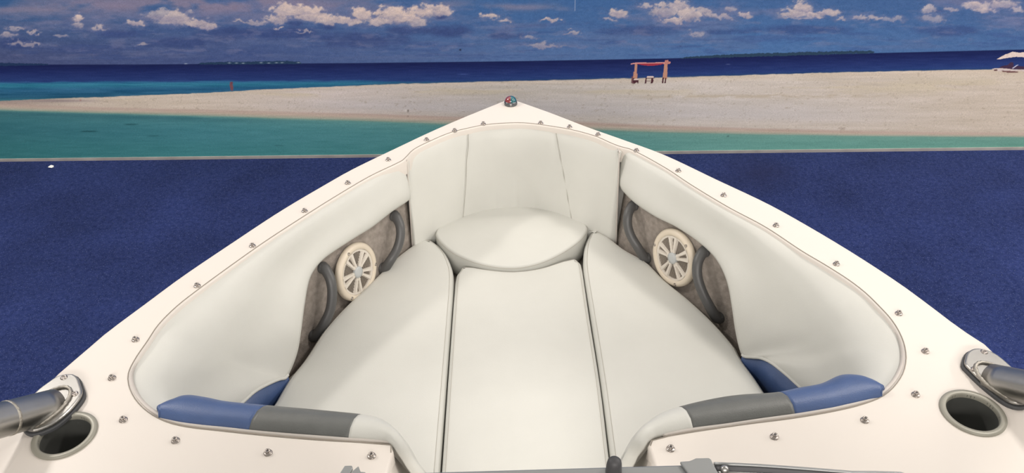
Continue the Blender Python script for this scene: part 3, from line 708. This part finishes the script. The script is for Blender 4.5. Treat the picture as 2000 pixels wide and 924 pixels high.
def aft_bolster(data, side):
    zD = []; zS = []; m = len(data)
    nw = 12
    for i in range(m):
        k = max(0, i - 12 + (0 if side < 0 else -1)); zD.append([1.294, 1.286, 1.262, 1.235, 1.20, 1.17][min(k, 5)]); zS.append([1.29, 1.28, 1.255, 1.225, 1.19, 1.16][min(k, 5)])
    D = [U(*d[0], z) for d, z in zip(data, zD)]; S = [U(*d[1], z) for d, z in zip(data, zS)]
    dr = [Vector((d[2], 0, 0)) for d in data]
    (Dr, Sr, Qr), ks = pairs([D, S, dr], 120); n = len(Dr); rows = []
    out = []
    for i in range(n):
        v = Sr[i] - Dr[i]; v.z = 0; out.append(v.normalized())
    Dr0 = Dr; Dr = [a + o_ * min(.0095, .3 * (b - a).length) for a, b, o_ in zip(Dr, Sr, out)]
    for s, hz in ((0, -.001), (.06, .005), (.22, .013), (.5, .016), (.75, .011), (.92, .004), (1, -.001)):
        rows.append([Dr[i].lerp(Sr[i], s) + Vector((0, 0, hz)) for i in range(n)])
    for dz, f in ((-.012, .006), (-.03, .009), (-.06, .012), (-.12, .02), (-.2, .03), (-.37, .05)):
        rows.append([Vector((*(Sr[i] + out[i] * f).to_2d(), max(1.0005, Sr[i].z + dz))) for i in range(n)])
    names = ['blue_panel', 'grey_panel', None]
    b1 = ks[[d[3] for d in data].index(1)]; b2 = ks[[d[3] for d in data].index(2)]
    i1, i2 = round(b1 * (n-1)), round(b2 * (n-1))
    # the ends of the coloured panels slant with the roll
    o = grid('rear_bolster', [r[i2:] for r in rows], MT['vinyl'], boat, thick=.008)
    grid('blue_panel', [r[:i1+1] for r in rows], MT['blue'], o, thick=.008); grid('grey_panel', [r[i1:i2+1] for r in rows], MT['grey'], o, thick=.008)
    tube('seam', [r[min(n-1, i2+2)] + Vector((0, 0, .0008)) for r in rows[1:9]], .0009, MT['seam'], o, 6)
    tube('seam', [r[i2] + Vector((0, 0, .0005)) for r in rows[:9]], .003, MT['vinyl'], o, 8)
    jn = int(ks[12] * (n-1))
    tube('piping', [Dr0[i] + out[i] * .0050 + Vector((0, 0, .002)) for i in range(0, jn)], .0052, MT['welt'], o, 8)
    return o
aft_bolster(AL, -1); aft_bolster(AR, 1)

# console walls beside the walkway
for sgn, a, q in ((-1, Vector((-.2355, .968, 1.295)), Vector((-.214, .997, 1.2))), (1, Vector((.2395, .968, 1.295)), Vector((.223, 1.002, 1.2)))):
    bfront = a + (q - a) * 3.9; rows = []
    for t in (0, .05, .3, 1):
        f_ = a.lerp(bfront, t); b_ = Vector((f_.x + sgn * .006, .46, f_.z)); rows.append([f_.lerp(b_, u) for u in (0, .1, .3, .6, 1)])
    grid('console_wall', rows, MT['gelcoat'], boat, thick=.01, look=Vector((0, .9, 1.5)))

# ---- bow backrest
topF = UL([(794,313),(797,300),(809,291.5),(838,277.5),(878.6,260),(914,251),(946,244.6),(989,241),(1028.6,241),(1078.6,247.4),(1121,255),(1164,267),(1194,280),(1206,288),(1210,298)], 1.293)
botF = [U(804,474,1.0), U(812,472,1.0), U(826,465,1.0), U(846,453,1.0), Vector((-.20,2.15,1.0)), Vector((-.145,2.19,1.0)), Vector((-.10,2.213,1.0)), Vector((-.02,2.228,1.0)), Vector((.04,2.226,1.0)), Vector((.10,2.209,1.0)), Vector((.15,2.185,1.0)), Vector((.215,2.13,1.0)), U(1170,447,1.0), U(1188,455,1.0), U(1205.5,461,1.0)]
(Tf, Bf), kf = pairs([topF, botF], 220); n = len(Tf); cen = Vector((0, 1.75, 0)); rows = []
for s, h in ((0, 0), (.02, .010), (.06, .018), (.14, .024), (.3, .026), (.5, .024), (.75, .020), (.95, .016), (1.0, .015)):
    r = []
    for i in range(n):
        p = Tf[i].lerp(Bf[i], s); d = Vector((-p.x * .5, -1, 0)).normalized(); u = i/(n-1); e = min(1, min(u, 1-u) / .03) ** .5
        pxx = proj(p)[0]; bul = 1 - .15 * max(math.exp(-((pxx - (914 - 11*s))/6)**2), math.exp(-((pxx - (1083 + 33*s))/6)**2)) - (.12 * math.exp(-((pxx - 1009)/4)**2) + .07 * math.exp(-((pxx - 1046)/5)**2) + .09 * math.exp(-((pxx-968)/4)**2)) * max(0, s-.55)/.45
        r.append(p + d * (h * e * bul - .006 * (1-e)) + Vector((0, 0, -.002*(1-e))))
    rows.append(r)
rows.append([p + Vector((0, 0, -.06)) for p in rows[-1]])
for r in rows:
    a, b = r[0], r[-1]; r.insert(0, a + Vector((-.004, .035, 0))); r.append(b + Vector((.004, .035, 0)))
bb = grid('bow_backrest', rows, MT['vinyl'], boat, thick=.008)
tube('piping', [p + Vector((0, -.003, .0005)) for p in Tf], .0022, MT['welt'], bb, 8)
for i in (2, n - 1): tube('piping', [r[i] + Vector((0, -.002, 0)) for r in rows], .0022, MT['welt'], bb, 8)
for xt, xb in ((914, 903), (1083, 1116)):
    cols = []
    for k, r in enumerate(rows[1:]):
        sv = (0, .02, .06, .14, .3, .5, .75, .95, 1, 1)[min(k + 1, 9)]; want = xt + (xb - xt) * sv
        j = min(range(1, n), key=lambda q: abs(proj(r[q])[0] - want)); cols.append((r[j], r[j + 1]))
    for dj, rr, mt_ in ((0, .0014, 'vinyl'), (.9, .0007, 'seam')):
        tube('seam', resample([a.lerp(b, dj) + Vector((0, -.0008, 0)) for a, b in cols], 30), rr, MT[mt_], bb, 6)

# ---- snap studs round the cockpit
SN = [(944,240),(888,253),(833,271),(758,310),(679,355.5),(594.5,410),(492.5,478),(384.6,556),(264,661),(218,736),(240,817.5),(342,858),(523,882),(725.5,888),
      (1056,238.5),(1112.5,246),(1168,261),(1243,292),(1325,331.6),(1413.5,379.5),(1516,438.5),(1634,513.5),(1756,610),(1808,684),(1789,768.5),(1689.5,818.5),(1513,850.5),(1310,874)]
stud0 = None
for i, (x, y) in enumerate(SN):
    p = U(x, y + 1, ZD + .003); p.z = ZD
    if stud0 is None:
        O = Matrix.Identity(4)
        V = []; F = []
        stud0 = lathe('snap_stud', [(.0080, -.001), (.0080, .0010), (.0073, .0020), (.0056, .0026), (.0041, .0030), (.0038, .0044), (.0050, .0058), (.0050, .0070), (.0041, .0080), (.0028, .0080), (.0023, .0066), (0, .0064)], MT['stud'], boat, O, 20)
        sk = lathe('socket', [(.0026, .0068), (0, .0070)], MT['socket'], stud0, O, 12); sk.location = (0, 0, 0)
        stud0.location = p - boat.location; continue
    o = stud0.copy(); o.location = p - boat.location; sc.collection.objects.link(o); o.parent = boat
    k = sk.copy(); sc.collection.objects.link(k); k.parent = o

# ---- cup holders
for c, s in CUPS:
    M = Matrix.Translation(c)
    o = lathe('cup_holder', [(.058, -.001), (.058, .0025), (.0565, .0045), (.048, .005), (.0462, .003), (.0458, -.006)], MT['cupring'], boat, M, 48)
    lathe('cup_liner', [(.0462, .001), (.045, -.03), (.042, -.085), (.036, -.09), (0, -.09)], MT['cupin'], o, M, 40)

# ---- tower feet
TLp = [(74,760),(92.6,746),(111,734),(129.7,729.5),(143.6,730),(151.7,737),(155.8,747),(160,762),(158,771.5),(148,786),(129.7,806),(104,826),(78.7,837),(63,840.5),(50,837.5),(42,828),(40,812),(48,790),(60,774)]
TRp = [(1897.5,681.5),(1908,679),(1922,681),(1940,687),(1958,699),(1978,717),(1998,738),(2012,758),(2016,775),(2008,785),(1995,787.5),(1978,785),(1960,776),(1935,757),(1912,737),(1893,718),(1885,709),(1886,697),(1890,687)]
for s, pts, basepx, tgt in ((-1, TLp, (88, 797), (15, 878)), (1, TRp, (1957, 747), (1985+26, 785+35))):
    foot = resample(UL(pts, 1.316), 48, closed=True)
    cen_ = sum(foot, Vector()) / len(foot)
    P = [(p.x, p.y) for p in foot]
    g = prism('tower_foot', P, 1.307, 1.316, MT['steel'], boat, .004)
    prism('gasket', [(cen_.x + (x-cen_.x)*1.07, cen_.y + (y-cen_.y)*1.05) for x, y in P], 1.299, 1.3075, MT['gasket'], g, .002)
    b0 = U(*basepx, 1.316); pl = Vector((s * .040, -.100, .066)).normalized()
    a0 = b0 - pl * .02; path = [a0 + pl * t for t in np.linspace(0, .75, 30)]
    tb = tube('tower_tube', path, .0325, MT['steel'], g, 32)
    # weld bead where the tube meets the plate
    ax = Vector((pl.x, pl.y, 0)).normalized(); bx = Vector((-ax.y, ax.x, 0)); R_ = .0325; ws = []
    for k in range(64):
        a = 2*math.pi*k/64; ws.append(b0 + ax * (math.cos(a) * R_ / pl.z * .9) + bx * math.sin(a) * R_ + Vector((0, 0, .002)))
    V, F = tube_data(ws, lambda t: .0036 + .0007 * math.sin(t * 2*math.pi * 26), 8, False, True)
    link('weld_bead', mesh('weld_bead', V, F), MT['weld'], g)
    cc = b0 + pl * .078; M = frame_at(cc, pl)
    lathe('collar', [(.032, -.004), (.0333, -.002), (.0333, .002), (.032, .004)], MT['weld'], g, M, 36)
    scr = [(124,736),(145,768)] if s < 0 else [(1923,686),(1904,720)]
    for x, y in scr:
        q = U(x, y, 1.318); q.z = 1.3155
        lathe('screw', [(.0072, -.001), (.0070, .0012), (.0052, .0030), (.0030, .0034), (.0026, .0012), (0, .0012)], MT['stud'], g, Matrix.Translation(q), 18)

# ---- bow navigation light
nb = U(997.5, 201, 1.305); nb.z = ZD; M = Matrix.Translation(nb)
nav = lathe('navigation_light', [(.0215, -.001), (.0215, .008), (.0200, .0125), (.0175, .0135), (0, .0135)], MT['base'], boat, M, 32)
prof = [(.0190, .011)] + [(.0190 * math.cos(a), .012 + .0165 * math.sin(a)) for a in [k * math.pi/2/9 for k in range(1, 10)]]
lathe('red_lens', prof, MT['red'], nav, M, 18, True, (math.pi/2, 3*math.pi/2)); lathe('green_lens', prof, MT['green'], nav, M, 18, True, (-math.pi/2, math.pi/2))
lathe('screw', [(.003, 0), (.003, .0015), (0, .002)], MT['steel'], nav, frame_at(nb + Vector((0, -.021, .006)), Vector((0, -1, .1))), 12)

# ---- windscreen frame crossing the walkway
ZW = 1.60
wf = None
def bar(name, a, b, wd, ht, m, parent):
    a, b = Vector(a), Vector(b); d = (b - a); L = d.length / 2; d.normalize(); up_ = Vector((0, 0, 1)); y = up_.cross(d).normalized(); z = d.cross(y)
    R = Matrix((d, y, z)).transposed(); V, F = box_data((a + b) / 2, L, wd / 2, ht / 2, R); o = link(name, mesh(name, V, F), m, parent, False); return bevel(o, .002)
aL, aR = U(660, 927.5, ZW), U(1345, 907.5, ZW)
wf = bar('windscreen_frame', aL + Vector((0, -.016, -.012)), aR + Vector((0, -.016, -.012)), .032, .024, MT['frame'], boat)
lt = [(1328,901),(1346,900),(1352,898),(1359,894.5),(1385,894),(1389,897),(1404,926),(1346,926)]
pt = prism('latch_plate', [tuple(U(x, y, ZW + .006).to_2d()) for x, y in lt], ZW + .001, ZW + .006, MT['frame'], wf, .0015)
ll = [(673,909.5),(687,909),(689,913),(681,930),(660,930)]
prism('latch_plate', [tuple(U(x, y, ZW + .006).to_2d()) for x, y in ll], ZW + .001, ZW + .006, MT['frame'], wf, .001)
ll = [(700,910),(704,921),(714,922),(712,930),(684,930),(688,920)]
prism('hinge_tab', [tuple(U(x, y, ZW + .008).to_2d()) for x, y in ll], ZW + .001, ZW + .008, MT['frame'], wf, .001)
q = U(1198, 918, ZW); Mb = Matrix.Translation(q + Vector((0, -.003, 0)))
lathe('rubber_bumper', [(.0108, -.001), (.0108, .002), (.0098, .016), (.0088, .021), (.006, .0245), (.003, .0255), (0, .0258)], MT['rubber'], wf, Mb, 24)
rr = [U(1394, 907, ZW), U(1480, 910.5, ZW), U(1660, 924, ZW), U(1800, 938, ZW)]; rr.append(Vector((.80, .35, ZW)))
rr = resample(rr, 24)
def offp(P, dy, dz): return [p + Vector((0, dy, dz)) for p in P]
for name, dy, wd, dz, mt_ in (('rail_edge', 0, .0022, .001, 'frame'), ('rail_channel', -.0065, .0055, -.003, 'framedark'), ('rail_inner_edge', -.0135, .003, -.0005, 'steel'), ('rail_inner_channel', -.020, .005, -.004, 'framedark')):
    tube(name, offp(rr, dy, dz), wd, MT[mt_], wf, 8)
rl = [Vector((-p.x - .0, p.y - .012, p.z)) for p in rr]
for name, dy, wd, dz, mt_ in (('rail_edge', 0, .0022, .001, 'frame'), ('rail_channel', -.0065, .0055, -.003, 'framedark'), ('rail_inner_edge', -.0135, .003, -.0005, 'steel')):
    tube(name, offp(rl, dy, dz), wd, MT[mt_], wf, 8)
q = U(1415, 917, ZW + .004); lathe('frame_bolt', [(.006, -.008), (.006, .001), (.0045, .004), (.002, .0055), (0, .0058)], MT['steel'], wf, Matrix.Translation(q), 16)
for A in (rr, rl):
    grid('windscreen_pane', [[p + Vector((0, -.004, -.006)) for p in A], [Vector((p.x, p.y + .16, ZD + .002)) for p in A]], MT['glass'], wf, thick=.005)
grid('gate_pane', [[aL + Vector((.07, -.014, -.02)), aR + Vector((-.03, -.014, -.02))], [aL + Vector((.07, .12, -.22)), aR + Vector((-.03, .12, -.22))]], MT['glass'], wf, thick=.005)

# ------------------------------------------------------------------ loose cushions
def seat(name, px, z, label, extra=(), thick=.085, **kw):
    pts = [U(*p, z) if len(p) == 2 else Vector(p) for p in px]
    o, P = cushion(name, resample(pts, kw.pop('n', 130), closed=True), z, thick, MT['vinyl'], **kw); return o, P
def place_origin(o):
    me = o.data; n = len(me.vertices); co = np.empty(n*3); me.vertices.foreach_get('co', co); co = co.reshape(-1, 3)
    c = np.array([co[:, 0].mean(), co[:, 1].mean(), co[:, 2].min()]); me.vertices.foreach_set('co', (co - c).ravel()); o.location = c; me.update(); return Vector(c)
def seam_loop(o, P, d, z, org, r=.0011, m='seam', rng_=None):
    Q = offset(P, d); L = [Vector((x, y, z)) for x, y in Q]
    V, F = tube_data(L, r, 6, False, True); s_ = mesh('seam', [v - org for v in V], F); s_.materials.append(MT[m]); so = bpy.data.objects.new('seam', s_); sc.collection.objects.link(so); so.parent = o
GRP = 'ivory vinyl cushions of the bow seating'
Lpx = [(845,466),(836,463),(822,466),(804,475.5),(768,503),(736,534),(700,569),(673,594),(632,639),(591,700),(561,737),(536,780)]
side_hidden = [(-.635, 1.30, 0), (-.63, 1.18, 0), (-.56, 1.125, 0), (-.42, 1.115, 0), (-.285, 1.10, 0), (-.222, 1.06, 0), (-.205, .99, 0), (-.20, .85, 0), (-.20, .66, 0)]
o, P = seat('seat_cushion', Lpx + side_hidden + [(-.1815, .66, 0), (-.1815, .9, 0), (-.1815, 1.155, 0), (-.1815, 1.4, 0), (-.1815,1.7,0), (-.183, 1.86, 0), (-.190, 1.925, 0), (-.212, 2.0, 0)], 1.0, '', n=190, rad=.022)
og = place_origin(o); tag(o, 'long tapering ivory vinyl seat cushion along the left side of the bow', 'cushion', GRP); seam_loop(o, P, .012, 1.0 - .0022, og, .0008)
Rpx = [(1159,446),(1172,450),(1188,457.5),(1222.5,484),(1266,508.7),(1300.5,543),(1349,582),(1398,628),(1442,679),(1450,697),(1476,732),(1500,768)]
hr = [(.645, 1.30, 0), (.64, 1.19, 0), (.57, 1.135, 0), (.43, 1.125, 0), (.295, 1.11, 0), (.238, 1.07, 0), (.221, 1.0, 0), (.217, .85, 0), (.217, .66, 0)]
o, P = seat('seat_cushion', Rpx + hr + [(.2065, .66, 0), (.2065, .9, 0), (.2065, 1.15, 0), (.2095, 1.42, 0), (.2075, 1.7, 0), (.206, 1.88, 0), (.210, 1.95, 0), (.222, 2.03, 0), (.243, 2.09, 0)], 1.0, '', n=190, rad=.022)
og = place_origin(o); tag(o, 'long tapering ivory vinyl seat cushion along the right side of the bow', 'cushion', GRP); seam_loop(o, P, .012, 1.0 - .0022, og, .0008)
arc = [Vector((-.176,1.888,0)), Vector((-.168,1.908,0))] + [U(x, y, .998) for x, y in ((906,518),(925,519),(950,523),(999,527),(1050,522),(1090,510),(1110,504),(1122,503))] + [Vector((.196, 1.94, 0)), Vector((.2025, 1.925, 0))]
o, P = seat('seat_cushion', [tuple(p) for p in arc] + [(.2035, 1.89, 0), (.2045, 1.7, 0), (.2075, 1.42, 0), (.2035, 1.15, 0), (.204, .9, 0), (.204, .66, 0), (-.178, .66, 0), (-.178, .9, 0), (-.1775, 1.155, 0), (-.1785, 1.5, 0), (-.1785, 1.85, 0)], .998, '', n=170, rad=.016)
og = place_origin(o); tag(o, 'straight ivory vinyl filler cushion in the middle between the two side seat cushions', 'cushion', GRP); seam_loop(o, P, .0095, .998 - .001, og, .0007)
Cpx = [(994,391),(942,397),(903.5,410),(873,425),(856,443),(851,457),(867,478),(895,497),(942,514),(999,521),(1046,514),(1090,496),(1133,467),(1147.5,446),(1142,435),(1124,421),(1090,404.5),(1046,394)]
o, P = seat('seat_cushion', Cpx, 1.015, '', n=120, rad=.008, thick=.10)
og = place_origin(o); tag(o, 'rounded eye-shaped ivory vinyl cushion at the very front, set against the bow backrest', 'cushion', GRP); seam_loop(o, P, .0002, 1.015 - .007, og, .0011)

# fallen paper scrap on the carpet
q = U(100, 327, 0); V = []; F = []
for k in range(7):
    a = k * .9; V.append((q.x + .016 * math.cos(a) * (1 + .3 * (k % 2)), q.y + .014 * math.sin(a), .004 + .003 * (k % 3)))
me = mesh('paper_scrap', V, [(0, 1, 2), (0, 2, 3), (0, 3, 4), (0, 4, 5), (0, 5, 6)]); o = link('paper_scrap', me, mat('white_paper', (.8, .8, .78, 1), .7), None, False)
md = o.modifiers.new('thickness', 'SOLIDIFY'); md.thickness = .003; md.offset = -1
tag(o, 'tiny white paper scrap on the blue carpet near the wall at far left', 'litter')
